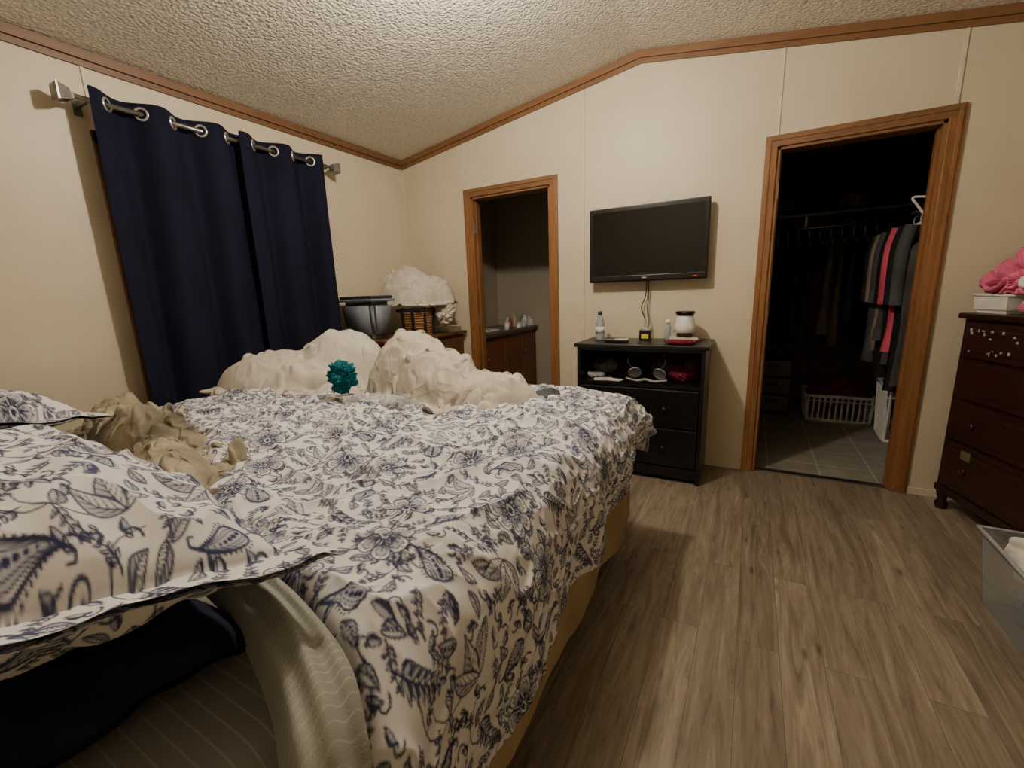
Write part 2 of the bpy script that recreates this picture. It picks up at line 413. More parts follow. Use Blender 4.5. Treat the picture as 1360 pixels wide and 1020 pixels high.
# ------------------------------------------------------------------ room
XR=4.42; YN=-3.52; RX=2.09; RZ=2.745; HL=2.425; HR=RZ-(XR-RX)*.152
D1=(.718,1.434,2.036); D2=(2.898,3.640,2.036); WT=.1
def poly_prism(name,pts2,y0,y1,mat):
    bm=bmesh.new(); a=[bm.verts.new((x,y0,z)) for x,z in pts2]; b=[bm.verts.new((x,y1,z)) for x,z in pts2]
    bm.faces.new(a); bm.faces.new(b[::-1]); n=len(a)
    for i in range(n): bm.faces.new((a[i],b[i],b[(i+1)%n],a[(i+1)%n]))
    bmesh.ops.recalc_face_normals(bm,faces=bm.faces); return bm_to(name,bm,mat)
def zc(x): return HL+(RZ-HL)*x/RX if x<RX else RZ-(x-RX)*(RZ-HR)/(XR-RX)
bm=bmesh.new()
def prism(pts2,y0,y1):
    a=[bm.verts.new((x,y0,z)) for x,z in pts2]; b=[bm.verts.new((x,y1,z)) for x,z in pts2]
    bm.faces.new(a); bm.faces.new(b[::-1]); n=len(a)
    for i in range(n): bm.faces.new((a[i],b[i],b[(i+1)%n],a[(i+1)%n]))
prism([(0,0),(D1[0],0),(D1[0],zc(D1[0])),(0,zc(0))],0,WT)
prism([(D1[0],D1[2]),(D1[1],D1[2]),(D1[1],zc(D1[1])),(D1[0],zc(D1[0]))],0,WT)
prism([(D1[1],0),(D2[0],0),(D2[0],zc(D2[0])),(RX,zc(RX)),(D1[1],zc(D1[1]))],0,WT)
prism([(D2[0],D2[2]),(D2[1],D2[2]),(D2[1],zc(D2[1])),(D2[0],zc(D2[0]))],0,WT)
prism([(D2[1],0),(XR,0),(XR,zc(XR)),(D2[1],zc(D2[1]))],0,WT)
bmesh.ops.recalc_face_normals(bm,faces=bm.faces); bm_to('wall_back',bm,M_wall)
box('wall_left',-WT,0,YN-WT,0+WT,0,HL,M_wall)
box('wall_right',XR,XR+WT,YN-WT,WT,0,HR,M_wall)
poly_prism('wall_front',[(-WT,0),(XR+WT,0),(XR+WT,HR),(RX,RZ),(-WT,HL)],YN-WT,YN,M_wall)
poly_prism('ceiling',[(-WT,zc(0)-.015),(RX,RZ),(XR+WT,HR-.015),(XR+WT,HR+.1),(RX,RZ+.1),(-WT,HL+.1)],YN-WT,WT,M_ceil)
box('floor',-WT,XR+WT,YN-WT,.05,-.1,0,M_floor)
box('floor_bathroom',-WT,2.0,.05,1.75,-.1,0,M_tile)
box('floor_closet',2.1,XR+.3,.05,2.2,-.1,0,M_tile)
def crown_back(name,x0,x1):
    bmm=bmesh.new()
    for d,h0,h1 in ((.012,-.070,-.015),(.026,-.042,.0)):
        za,zb=zc(x0),zc(x1)
        pts=[(x0,za+h0),(x1,zb+h0),(x1,zb+h1),(x0,za+h1)]
        a=[bmm.verts.new((x,0,z)) for x,z in pts]; b=[bmm.verts.new((x,-d,z)) for x,z in pts]
        bmm.faces.new(a[::-1]); bmm.faces.new(b)
        for i in range(4): bmm.faces.new((a[i],a[(i+1)%4],b[(i+1)%4],b[i]))
    bmesh.ops.recalc_face_normals(bmm,faces=bmm.faces); bm_to(name,bmm,M_trimx)
crown_back('trim_1',0,RX); crown_back('trim_2',RX,XR)
g=empty('trim_3')
for i,(d,h0,h1) in enumerate(((.012,-.07,-.015),(.026,-.042,0))):
    box('step_%d'%i,0,d,YN,-.001,HL+h0,HL+h1,M_trimy,g)
g=empty('trim_4')
for i,(d,h0,h1) in enumerate(((.012,-.07,-.015),(.026,-.042,0))):
    box('step_%d'%i,XR-d,XR,YN,-.001,HR+h0,HR+h1,M_trimy,g)
M_bat=simple('batten',(203,193,170),.5,var=.04)
bi=5
for x,z0 in ((.67,2.1),(1.70,0),(2.89,2.1),(3.66,2.1)):
    box('trim_%d'%bi,x-.009,x+.009,-.006,0,z0,zc(x)-.07,M_bat,bevel=.002); bi+=1
box('trim_%d'%bi,0,.006,-2.15-.009,-2.15+.009,0,HL-.07,M_bat,bevel=.002); bi+=1
box('trim_%d'%bi,0,.012,-.014,0,0,HL-.07,M_bat,bevel=.003); bi+=1
box('baseboard_back',1.5,2.83,-.008,0,0,.04,M_bat); box('baseboard_back.001',3.71,XR,-.008,0,0,.04,M_bat)
box('baseboard_left',0,.008,YN,-.0,0,.04,M_bat); box('baseboard_right',XR-.008,XR,YN,0,0,.04,M_bat)
def frame(name,x0,x1,zt):
    g=empty(name,((x0+x1)/2,0,0)); w=.064
    for nm,a,b in (('casing_left',x0-w,x0),('casing_right',x1,x1+w)):
        box(nm,a,b,-.016,0,0,zt+w,M_trim,g,bevel=.004)
        box(nm+'_ridge',a+.012 if nm=='casing_left' else b-.03,a+.03 if nm=='casing_left' else b-.012,-.021,-.014,0,zt+w-.012,M_trim,g,bevel=.002)
    box('casing_top',x0-w,x1+w,-.0165,0,zt,zt+w,M_trimx,g,bevel=.004)
    box('casing_top_ridge',x0-w+.012,x1+w-.012,-.0215,-.014,zt+w-.03,zt+w-.012,M_trimx,g,bevel=.002)
    box('jamb_left',x0-.002,x0+.016,-.004,WT+.01,0,zt,M_trim,g); box('jamb_right',x1-.016,x1+.002,-.004,WT+.01,0,zt,M_trim,g)
    box('jamb_top',x0,x1,-.004,WT+.01,zt-.016,zt+.002,M_trimx,g)
    box('stop_left',x0+.014,x0+.026,.04,.075,0,zt,M_trim,g); box('stop_right',x1-.026,x1-.014,.04,.075,0,zt,M_trim,g)
    box('threshold',x0,x1,.02,.08,0,.006,M_metal,g,bevel=.002)
    for z in (.35,1.0,1.75): box('hinge_%d'%int(z*100),x0+.015,x0+.02,.005,.035,z,z+.09,M_steel,g)
frame('door_1',*D1); frame('door_2',*D2)

# ------------------------------------------------------------------ bathroom
box('wall_bath_left',-.1,-.0,.1,1.65,0,2.4,M_bath); box('wall_bath_back',-.1,2.0,1.6,1.7,0,2.4,M_bath)
box('wall_bath_right',1.95,2.05,.1,1.7,0,2.4,M_bath); box('ceiling_bathroom',-.1,2.05,.1,1.7,2.4,2.5,M_bath)
g=empty('bathroom_vanity',(.3,1,0)); M_vw=wood('vanity_wood',(92,50,30),(122,72,44),2)
box('cabinet',0.005,.52,.35,1.59,.0,.82,M_vw,g); box('countertop',0.005,.56,.33,1.595,.82,.86,simple('counter_dark',(84,74,64),.3),g,bevel=.01)
for i in range(3):
    y=.40+i*.4; box('door_panel_%d'%i,.52,.536,y,y+.36,.1,.74,M_vw,g,bevel=.006); box('inset_%d'%i,.534,.54,y+.06,y+.30,.18,.66,M_vw,g,bevel=.004)
    lathe('knob_%d'%i,[(.0,.0),(.012,.002),(.014,.014),(.0,.022)],(.538,y+.04,.6),M_metal,g,16,'X')
lathe('sink_rim',[(.19,0),(.21,.004),(.2,.014),(.17,.01),(.12,-.002),(0,-.004)],(.27,.75,.862),M_white,g)
g=empty('toiletry_bottles',(.4,1.3,.86))
for i,(x,y,r,h,c) in enumerate([(.45,1.45,.03,.13,(220,215,205)),(.38,1.5,.025,.11,(120,150,170)),(.48,1.36,.035,.08,(205,205,200)),(.4,1.28,.028,.15,(190,170,140)),(.5,1.2,.03,.07,(225,222,215)),(.44,1.1,.026,.12,(150,80,80)),(.34,1.38,.03,.15,(230,228,220)),(.46,1.0,.03,.10,(225,225,222)),(.3,1.46,.03,.14,(150,160,170)),(.36,1.2,.03,.12,(215,215,215)),(.50,.92,.028,.09,(230,228,222))]):
    lathe('bottle_%d'%i,[(r*.9,0),(r,.01),(r,h*.72),(r*.5,h*.8),(r*.45,h),(0,h)],(x,y,.861),simple('btl%d'%i,c,.3),g,16)
g=empty('tissue_box',(.46,1.53,.86)); box('carton',.40,.52,1.52,1.585,.861,.93,M_white,g,bevel=.003); box('tissue',.44,.48,1.54,1.56,.93,.97,M_whitec,g,bevel=.008)

# ------------------------------------------------------------------ cloth lump
def blob(name,c,R,mat,parent=None,seed=0,amp=.3,freq=1.0,rot=0,floor=None,n=110,sharp=.5,folds=4.0,**k_):
    th=np.linspace(0.001,math.pi-.001,n); ph=np.linspace(0,2*math.pi,int(n*1.6),endpoint=False)
    T,P=np.meshgrid(th,ph,indexing='ij')
    dx=np.sin(T)*np.cos(P);dy=np.sin(T)*np.sin(P);dz=np.cos(T)
    s=seed*7.31+3.1; mr=(R[0]*R[1]*R[2])**(1/3)
    px,py,pz=dx*R[0]/mr,dy*R[1]/mr,dz*R[2]/mr
    wx=px*freq+s+.45*pn(px*1.1+s,py*1.1,pz*1.1); wy=py*freq+.45*pn(px*1.1,py*1.1+s,pz*1.1+9); wz=pz*freq+s
    lump=pn(wx*.9,wy*.9,wz*.9)
    bil=np.abs(pn(wx*1.6+4,wy*1.6,wz*1.6))
    iso=pn(wx*.75+11,wy*.75,wz*.75); fo=np.abs(np.sin(math.pi*folds*iso))**.8
    iso2=pn(wx*1.2+31,wy*1.2,wz*1.2); fo2=np.abs(np.sin(math.pi*folds*1.6*iso2))
    msk=np.clip(pn(wx*1.3+50,wy*1.3,wz*1.3)*1.2+.6,0,1)
    d=amp*(.55*lump+.55*bil+.34*sharp*(fo-.5)*msk+.20*sharp*(fo2-.5)*(1-msk*.7)+.07*np.abs(pn(wx*5,wy*5,wz*5)))*mr
    nx,ny,nz=dx/R[0],dy/R[1],dz/R[2]; L=np.sqrt(nx*nx+ny*ny+nz*nz); nx/=L;ny/=L;nz/=L
    e=np.clip(np.sin(T)*5,.0,1); d=d*e
    x=dx*R[0]+nx*d;y=dy*R[1]+ny*d;z=dz*R[2]+nz*d
    ca,sa=math.cos(rot),math.sin(rot)
    X=c[0]+x*ca-y*sa;Y=c[1]+x*sa+y*ca;Z=c[2]+z
    if floor is not None: Z=np.maximum(Z,floor)
    return grid_mesh(name,X,Y,Z,mat,parent,wrap=True,flip=True)

# ------------------------------------------------------------------ bed
BX0,BX1,BY0,BY1=.42,2.36,-3.40,-1.27; MT=.72
bed=empty('bed',(1.4,-2.3,0))
box('mattress',BX0,BX1,BY0,BY1,.40,MT,M_grey,bed,bevel=.06,seg=5,smooth=True)
box('box_spring',BX0+.02,BX1-.02,BY0+.02,BY1-.02,.17,.40,M_skirt,bed,bevel=.02)
for x in (BX0+.1,BX1-.1):
    for y in (BY0+.1,BY1-.12):
        box('leg',x-.025,x+.025,y-.025,y+.025,0,.14,M_plast,bed)
box('rail_right',BX1-.12,BX1-.08,BY0+.05,BY1-.05,.13,.17,M_plast,bed);box('rail_left',BX0+.08,BX0+.12,BY0+.05,BY1-.05,.13,.17,M_plast,bed)
box('rail_foot',BX0+.08,BX1-.08,BY1-.14,BY1-.10,.13,.17,M_plast,bed)
peri=[(BX1+.012,BY0),(BX1+.012,BY1+.012),(BX0-.012,BY1+.012),(BX0-.012,BY0)]
pts=[]
for (a,b) in zip(peri[:-1],peri[1:]):
    L=math.hypot(b[0]-a[0],b[1]-a[1]); n=int(L/.012)
    nx,ny=(b[1]-a[1])/L,-(b[0]-a[0])/L
    for i in range(n): t=i/n; pts.append((a[0]+(b[0]-a[0])*t,a[1]+(b[1]-a[1])*t,nx,ny))
pts=np.array(pts); s=np.arange(len(pts))*.012; h=np.linspace(0,1,18)
S,Hh=np.meshgrid(s,h,indexing='ij'); w=(.008*np.sin(S*14)+.018*pn(S*4,S*0))*(Hh)+.010*Hh
botz=.15+.035*pn(s*3.2,s*0+4)+.02*np.abs(pn(s*8,s*0+1))
grid_mesh('bed_skirt',pts[:,0][:,None]+pts[:,2][:,None]*w,pts[:,1][:,None]+pts[:,3][:,None]*w,.60-(.60-botz[:,None])*Hh,M_skirt,bed)

# comforter
st=.0029
s=np.arange(-.28,2.30,st)
t=np.arange(-2.93,-.96,st)
S,T=np.meshgrid(s,t,indexing='ij')
TOP=.775; WX=BX1-BX0; r=.14
near=np.interp(s,[-.3,.9,1.5,1.75,2.05,2.5],[-2.62,-2.66,-2.78,-2.84,-2.92,-2.96])
t01=(T-t[0])/(t[-1]-t[0]); T=near[:,None]+(t[-1]-near[:,None])*t01
hemv=.09*pn(T*2.3,T*0+2)+.12*np.clip((-T-2.2)/.7,0,1)-.22*np.clip((T+1.95)/.6,0,1)
over=S-WX+.02; Sx=np.where(over>0,WX-.02+over*(1+hemv*1.8),S)
def edge(a,r):
    a=np.maximum(a,0); th=np.minimum(a/r,math.pi/2); return r*np.sin(th),r*(1-np.cos(th))+np.maximum(0,a-r*math.pi/2)
eR,dR=edge(Sx-(WX-.07),r); eL,dL=edge(-(S-.05),.1); eF,dF=edge(T-(BY1-.05),.13)
X=BX0+np.clip(S,.05,WX-.07)+eR-eL; Y=np.minimum(T,BY1-.05)+eF
drop=np.sqrt(np.maximum(dR,dL)**2+dF**2); mx=np.maximum(np.maximum(dR,dL),dF); drop=.35*np.minimum(drop,mx*1.2)+.65*mx
Z=TOP-drop
sm=lambda a: a*a*(3-2*a)
side=sm(np.clip(dR/.20,0,1)); foot=np.clip(dF/.15,0,1); top=1-np.maximum(side,foot)
fold=.016*np.sin(T*15+2.2*pn(T*1.7,T*0+7)*2+.8*pn(S*3,T*2))+.020*pn(T*6,S*1.2)
X=X+side*(np.maximum(fold,-.012)*(.4+1.2*np.clip(dR/.35,0,1))+.012*np.clip(dR/.2,0,1)); Y=Y+foot*(.03*np.sin(S*12+2*pn(S*2,S*0))*(.3+dF))
wu=S+.12*pn(S*2,T*2); wv=T+.12*pn(S*2+5,T*2)
Z+=.036*pn(S*2.1,T*2.1,2.)*(.5+.5*top)
iso=pn(wu*1.5+3,wv*1.2,5.)
rid=np.abs(np.sin(math.pi*5*iso))**.8
rid2=(1-np.abs(pn(wu*3+wv*3,wv*4-wu*2,7.)))**6
mask=np.clip(pn(S*1.5,T*1.5,9.)*1.4+.35,0,1)
Z+=(.017*rid*mask+.022*rid2)*top
fn=pn(S*22+3*pn(S*4,T*4),T*22,3.)*.003+.007*pn(S*11,T*9,6.)+.007*(1-np.abs(pn(S*14+2*pn(S*5,T*5),T*9,1.)))**4; Z+=fn; X+=fn*side*1.2
f2=np.exp(-((T+2.35)/.36)**2)*np.exp(-((S-1.15)/.55)**2); Z+=f2*.034*np.abs(np.sin((S*1.0+T*.35)*15+1.6*pn(S*3,T*2)))
ne=(T-near[:,None]); Z-=.05*np.clip(1-ne/.045,0,1)**2*top
Z=np.where(top>.97,np.maximum(Z,MT+.012),Z)
X=np.where(dR>.16,np.maximum(X,BX1+.026),X)
C=pattern(S*1.0+.1,T+4.07)
grid_mesh('comforter',X,Y,Z,M_floral,bed,cols=C)
path=smoothpath([(1.98,-2.86,.80),(2.14,-2.875,.805),(2.30,-2.915,.80),(2.42,-2.965,.785),(2.475,-2.995,.72),(2.495,-3.015,.60),(2.50,-3.02,.42)],14)
nn=len(path); wv=np.linspace(-1,1,26); Xf=np.zeros((nn,26));Yf=Xf.copy();Zf=Xf.copy()
for i,p in enumerate(path):
    tt=i/(nn-1); wd=.028+.030*min(1,tt*2); d=Vector((.25,-.97,0))
    for j,ww in enumerate(wv):
        Xf[i,j]=p.x+d.x*wd*ww*.3; Yf[i,j]=p.y+d.y*wd*ww; Zf[i,j]=p.z+.018*(1-ww*ww)-.05*max(0,ww)**2*(1 if p.z>.7 else .2)+.006*math.sin(ww*9+tt*5)
Xf+=.008*pn(Yf*30,Zf*10); grid_mesh('sheet_fold',Xf,Yf,Zf,M_greyx,bed,flip=True)

def pillow(name,loc,half,th,rot,mat,cols=True,parent=None,flange=.05,seed=0,res=.003,ps=1.0):
    hx,hy=half; nx=int(2*hx/res) if cols else 120; ny=int(2*hy/res) if cols else 80
    u=np.linspace(-1,1,nx);v=np.linspace(-1,1,ny);U,V=np.meshgrid(u,v,indexing='ij')
    fu=1-flange/hx; fv=1-flange/hy
    a=np.clip(np.abs(U)/fu,0,1);b=np.clip(np.abs(V)/fv,0,1)
    h=((1-a**2.6)*(1-b**2.6))**.55
    pinx=1-.07*(1-np.abs(V)**2)*np.abs(U)**3; piny=1-.09*(1-np.abs(U)**2)*np.abs(V)**3
    e=Matrix.Translation(loc)@Matrix.Rotation(rot[2],4,'Z')@Matrix.Rotation(rot[1],4,'Y')@Matrix.Rotation(rot[0],4,'X')
    E=np.array(e); par=parent or empty(name,loc)
    for sg,nm in ((1,'top'),(-1,'underside')):
        wr=.022*np.clip(pn(U*2+seed,V*2,sg)+.2,-1,1)+.016*(1-np.abs(pn(U*4+seed,V*3+seed,3.+sg)))**4+.008*pn(U*9,V*7,seed+1.)
        x=U*hx*pinx;y=V*hy*piny;z=sg*(h*th/2+.004)+wr*np.clip(h*2,0,1)+.014*pn(U*4+9,V*4+seed)*(1-h)
        P=np.stack([x,y,z,np.ones_like(x)],-1)@E.T
        grid_mesh(nm,P[...,0],P[...,1],P[...,2],mat,par,cols=pattern((x+seed*.31+.2)*ps,(y*sg+seed*.17)*ps) if cols else None,flip=(sg<0))
    return par
pillow('floral_pillow',(1.82,-3.10,.93),(.50,.29),.24,(math.radians(-14),math.radians(-4),math.radians(-3)),M_floral,seed=1,res=.0017,ps=1.3)
pillow('navy_pillow',(1.76,-3.14,.765),(.46,.24),.065,(0,0,0),M_navyp,cols=False,flange=.01,seed=3)
pillow('floral_pillow.001',(.62,-3.01,.95),(.46,.30),.17,(math.radians(-10),0,math.radians(12)),M_floral,seed=2,ps=1.1)
pillow('blue_grey_pillow',(.72,-3.02,.772),(.42,.26),.08,(0,0,math.radians(8)),fabric('blue_grey_case',(92,98,116)),cols=False,flange=.01,seed=4)

# blankets on the bed (cloth settled over mounds)
FB=.775
drape('rumpled_duvet',[(-.18,-.02,.31,.18,.19,.2),(.15,.02,.28,.18,.29,-.3),(0,-.13,.32,.12,.14,0)],(.68,-1.62),.55,(1.7,1.15),(.64,.60),1,FB,M_duvet,lam=.19,amp=.062,thick=.014,sm=3)
g=empty('rumpled_blanket',(1.5,-1.6,.8))
drape('blanket_heap',[(-.23,.03,.22,.18,.29,.2),(.0,-.03,.24,.16,.22,-.1),(.28,-.02,.22,.12,.13,.1)],(1.56,-1.60),-.1,(1.65,1.05),(.64,.58),2,FB,M_sheet,g,lam=.13,amp=.05,thick=.008,sm=2)
blob('striped_sheet',(1.46,-1.90,.795),(.20,.06,.04),fabric('pinstripe_cloth',(176,174,172),stripe=((130,134,146),'X',16,.9)),g,seed=9,amp=.5,rot=.1,floor=FB,n=100,sharp=1.2)
blob('grey_garment',(2.05,-1.52,.79),(.06,.10,.03),M_dgrey,g,seed=12,amp=.5,floor=FB,n=70,sharp=1.3)
blob('teal_scrunchie',(1.18,-1.86,.895),(.056,.035,.056),M_teal,seed=3,amp=.8,freq=2.2,n=110,sharp=1.6,folds=5)
g=empty('tan_robe',(1.2,-2.58,.85))
drape('robe_cloth',[(-.36,.02,.22,.09,.12,0),(-.05,.02,.24,.09,.12,.2),(.30,-.02,.24,.07,.08,-.1)],(1.10,-2.61),-.14,(2.1,1.0),(.58,.36),3,FB,M_tan,g,lam=.13,amp=.05,thick=.004,res=.0135,sm=1)

# ------------------------------------------------------------------ curtain
RZc=2.18
g=empty('curtain_rod',(.1,-1.55,RZc))
lathe('rod',[(.0125,-2.24),(.0125,-.90)],(.1,0,RZc),M_metal,g,20,'Y')
lathe('rod_inner',[(.010,-.93),(.010,-.86)],(.1,0,RZc),M_metal,g,20,'Y')
for y,sg in ((-2.24,-1),(-.87,1)):
    bmm=bmesh.new()
    prof=[(.012,0),(.014,.01),(.022,.014),(.034,.055),(.034,.062),(.02,.068)]
    rings=[[bmm.verts.new((.1+a*h,y+sg*d,RZc+b*h)) for a,b in ((-1,-1),(1,-1),(1,1),(-1,1))] for h,d in prof]
    for r1,r2 in zip(rings[:-1],rings[1:]):
        for i in range(4): bmm.faces.new((r1[i],r1[(i+1)%4],r2[(i+1)%4],r2[i]))
    bmm.faces.new(rings[-1]); bmm.faces.new(rings[0]); bmesh.ops.recalc_face_normals(bmm,faces=bmm.faces)
    bm_to('finial',bmm,M_metal,g)
for y in (-2.20,-.90):
    box('bracket_arm',.0,.1,y-.006,y+.006,RZc-.018,RZc-.008,M_metal,g); box('bracket_plate',0,.006,y-.015,y+.015,RZc-.05,RZc+.02,M_metal,g)
def curtain(name,y0,y1,cross,P,seed,lean=0):
    g=empty(name,(.1,(y0+y1)/2,1.2)); y=np.arange(y0,y1,.004); z=np.linspace(.08,RZc+.05,140)
    Yg,Zg=np.meshgrid(y,z,indexing='ij'); k=(RZc-Zg)/2.1; k=np.clip(k,0,1)
    A=.044; ph=2*math.pi*(Yg-cross)/P
    Xg=.105+A*np.sin(ph+ .9*k*pn(Yg*3+seed,Zg*.9))+.024*np.sqrt(k)*np.sin(ph*2+3*pn(Yg*2+seed,Zg*.5))*.6+.016*k*pn(Yg*9+seed,Zg*.8)+.002*pn(Yg*25,Zg*6)
    Yo=Yg+.018*np.sqrt(k)*np.cos(ph)*(-1)+.015*k*pn(Yg*4,Zg*1.2+seed)+lean*k*(Yg-(y0+y1)/2)
    grid_mesh('panel',np.maximum(Xg,.035),Yo,Zg,M_navy,g)
    i=0; c=cross-math.ceil((cross-y0)/(P/2))*(P/2)
    while c<y1-.02:
        if c>y0+.02:
            par=round((c-cross)/(P/2))%2; ang=math.radians(48 if par==0 else -48)
            bmm=bmesh.new(); n1,n2=28,8; vs=[]
            for a in range(n1):
                A1=2*math.pi*a/n1
                vs.append([Vector(((.027+.007*math.cos(2*math.pi*b/n2))*math.cos(A1),.008*math.sin(2*math.pi*b/n2),(.027+.007*math.cos(2*math.pi*b/n2))*math.sin(A1))) for b in range(n2)])
            R=Matrix.Rotation(ang,3,'Z'); V=[[bmm.verts.new(R@v+Vector((.105,c,RZc))) for v in ring] for ring in vs]
            for a in range(n1):
                for b in range(n2): bmm.faces.new((V[a][b],V[(a+1)%n1][b],V[(a+1)%n1][(b+1)%n2],V[a][(b+1)%n2]))
            bm_to('grommet_%d'%i,bmm,M_steel,g,True)
        i+=1; c+=P/2
curtain('curtain',-2.20,-1.45,-1.99,.27,1); curtain('curtain.001',-1.53,-.965,-1.30,.265,5)
g=empty('window_1',(0,-1.55,1.3))
for nm,a in (('frame_left',(-2.17,-2.11,.55,2.08)),('frame_right',(-1.01,-.95,.55,2.08)),('frame_top',(-2.17,-.95,2.02,2.08)),('frame_bottom',(-2.17,-.95,.55,.61)),('mullion',(-2.11,-1.01,1.29,1.33))):
    box(nm,0,.018,a[0],a[1],a[2],a[3],M_trimy,g,bevel=.003)
box('glass',0,.004,-2.11,-1.01,.61,2.02,simple('night_glass',(12,14,20),.08),g)

# ------------------------------------------------------------------ TV
g=empty('television',(2.165,-.08,1.55)); x0,x1,z0,z1=1.775,2.56,1.300,1.800
box('housing',x0,x1,-.095,-.045,z0,z1,M_plast,g,bevel=.008,seg=3)
box('rear_bulge',x0+.15,x1-.15,-.05,-.02,z0+.08,z1-.08,M_plast,g,bevel=.01)
box('screen',x0+.028,x1-.028,-.0965,-.094,z0+.052,z1-.028,M_screen,g)
box('lower_bezel',x0+.01,x1-.01,-.0975,-.09,z0+.008,z0+.042,simple('gloss_bezel',(22,22,24),.15,var=.1),g,bevel=.003)
box('badge',2.15,2.18,-.099,-.097,z0+.02,z0+.028,M_steel,g); box('standby_light',2.475,2.50,-.0985,-.097,z0+.016,z0+.024,simple('red_light',(210,60,50),.4),g)
box('wall_mount',2.05,2.28,-.02,0,1.42,1.68,M_plast,g)
g=empty('tv_cables',(2.2,-.05,1.1))
tube('cable_1',smoothpath([(2.17,-.03,1.31),(2.165,-.03,1.2),(2.14,-.04,1.12),(2.17,-.06,1.04),(2.18,-.1,.985)]),.0035,M_plast,g)
tube('cable_2',smoothpath([(2.18,-.03,1.31),(2.185,-.03,1.2),(2.18,-.03,1.1),(2.20,-.06,1.02),(2.2,-.1,.985)]),.0035,M_plast,g)

# ------------------------------------------------------------------ media dresser
g=empty('media_dresser',(2.2,-.22,0)); x0,x1,y0,y1=1.795,2.605,-.41,-.015
box('top',x0-.018,x1+.018,y0-.018,y1,.875,.90,M_black,g,bevel=.004)
box('side_left',x0,x0+.022,y0,y1,0,.875,M_black,g,bevel=.002); box('side_right',x1-.022,x1,y0,y1,0,.875,M_black,g,bevel=.002)
box('back',x0+.022,x1-.022,y1-.012,y1,.05,.875,M_blackin,g)
box('shelf',x0+.022,x1-.022,y0+.004,y1-.012,.625,.647,M_black,g); box('bottom',x0+.022,x1-.022,y0+.01,y1-.012,.07,.09,M_black,g)
box('apron',x0+.022,x1-.022,y0+.008,y0+.024,.03,.10,M_black,g); box('rail_top',x0+.022,x1-.022,y0+.004,y0+.02,.855,.875,M_black,g)
for i,(a,b) in enumerate(((.372,.617),(.112,.360))):
    box('drawer_front_%d'%i,x0+.026,x1-.026,y0-.006,y0+.012,a,b,M_black,g,bevel=.005)
    box('drawer_box_%d'%i,x0+.04,x1-.04,y0+.012,y1-.04,a+.01,b-.04,M_blackin,g)
    for xx in (2.02,2.38): lathe('knob',[(.006,0),(.006,-.012),(.014,-.018),(.014,-.026),(.0,-.03)],(xx,y0-.006,(a+b)/2),M_black,g,18,'Y')
g=empty('water_bottle',(1.89,-.2,.9)); m=NB('clear_plastic',.12,(188,198,206)); m.b.inputs['Transmission Weight'].default_value=.5; m.b.inputs['IOR'].default_value=1.2; M_clear=m.m
lathe('body',[(.028,0),(.031,.01),(.031,.11),(.029,.13),(.014,.165),(.0125,.178),(0,.178)],(1.89,-.2,.901),M_clear,g)
lathe('label',[(.0316,.05),(.0316,.095)],(1.89,-.2,.901),M_white,g); lathe('cap',[(.015,.178),(.015,.203),(0,.204)],(1.89,-.2,.901),simple('cap_blue',(40,60,90),.4),g)
g=empty('ink_cartridge_box',(2.2,-.16,.9)); box('carton',2.16,2.235,-.185,-.125,.901,.975,M_plast,g,bevel=.003); box('yellow_label',2.175,2.222,-.1862,-.184,.915,.945,simple('yellow',(214,188,40),.5),g); box('yellow_top',2.18,2.22,-.17,-.14,.9745,.9765,simple('yellow2',(214,188,40),.5),g)
g=empty('notepad',(2.05,-.22,.9)); box('pad',2.0,2.1,-.27,-.2,.901,.912,simple('pad_brown',(70,50,36),.6),g,rotz=.2,piv=(2.05,-.22,0)); box('paper',2.005,2.095,-.265,-.205,.912,.915,M_white,g,rotz=.25,piv=(2.05,-.22,0))
g=empty('remote_control',(1.98,-.3,.9)); box('body',1.96,2.12,-.33,-.295,.901,.916,M_plast,g,bevel=.005,rotz=-.1,piv=(2.0,-.3,0))
for i in range(5): box('button_%d'%i,1.975+i*.026,1.987+i*.026,-.320,-.305,.916,.919,M_lgrey,g,rotz=-.1,piv=(2.0,-.3,0))
g=empty('wax_warmer',(2.45,-.17,.9))
lathe('base',[(.045,0),(.05,.01),(.045,.03),(.03,.04),(0,.04)],(2.45,-.17,.93),simple('warmer_base',(48,38,34),.4),g)
lathe('shade',[(.072,.03),(.066,.07),(.052,.125),(.046,.14)],(2.45,-.17,.93),M_white,g); lathe('dish',[(.05,.137),(.062,.155),(.058,.165),(.03,.155),(0,.153)],(2.45,-.17,.93),M_plast,g)
g=empty('lotion_tube',(2.34,-.15,.9)); lathe('body',[(.018,0),(.02,.02),(.022,.09),(.012,.11),(0,.11)],(2.34,-.15,.901),M_clear,g,18); lathe('cap',[(.014,.11),(.014,.14),(0,.14)],(2.34,-.15,.901),M_white,g,18)
g=empty('folded_cards',(2.44,-.22,.9))
for i,c in enumerate([(120,60,62),(205,195,185),(110,50,56),(195,184,172)]): box('card_%d'%i,2.36,2.53,-.28,-.11,.901+i*.007,.908+i*.007,simple('card%d'%i,c,.6),g,rotz=.12*(i-1.5),piv=(2.45,-.2,0))
blob('red_headband',(2.45,-.335,.912),(.09,.03,.012),M_mag,seed=21,amp=.5,floor=.901,n=60)
g=empty('clothes_in_cubby',(2.2,-.2,.66))
for i,(x,y,z,rx,ry,rz,mt) in enumerate([(1.93,-.17,.71,.09,.09,.05,M_dgrey),(2.07,-.16,.71,.08,.08,.06,M_dark),(2.45,-.2,.69,.09,.10,.04,M_mag),(2.33,-.15,.71,.08,.07,.05,M_dgrey),(2.50,-.16,.73,.04,.06,.05,M_dgrey),(1.89,-.28,.665,.05,.05,.015,M_lgrey)]):
    blob('cloth_%d'%i,(x,y,z),(rx,ry,rz),mt,g,seed=30+i,amp=.6,sharp=1.3,floor=.648,n=60)
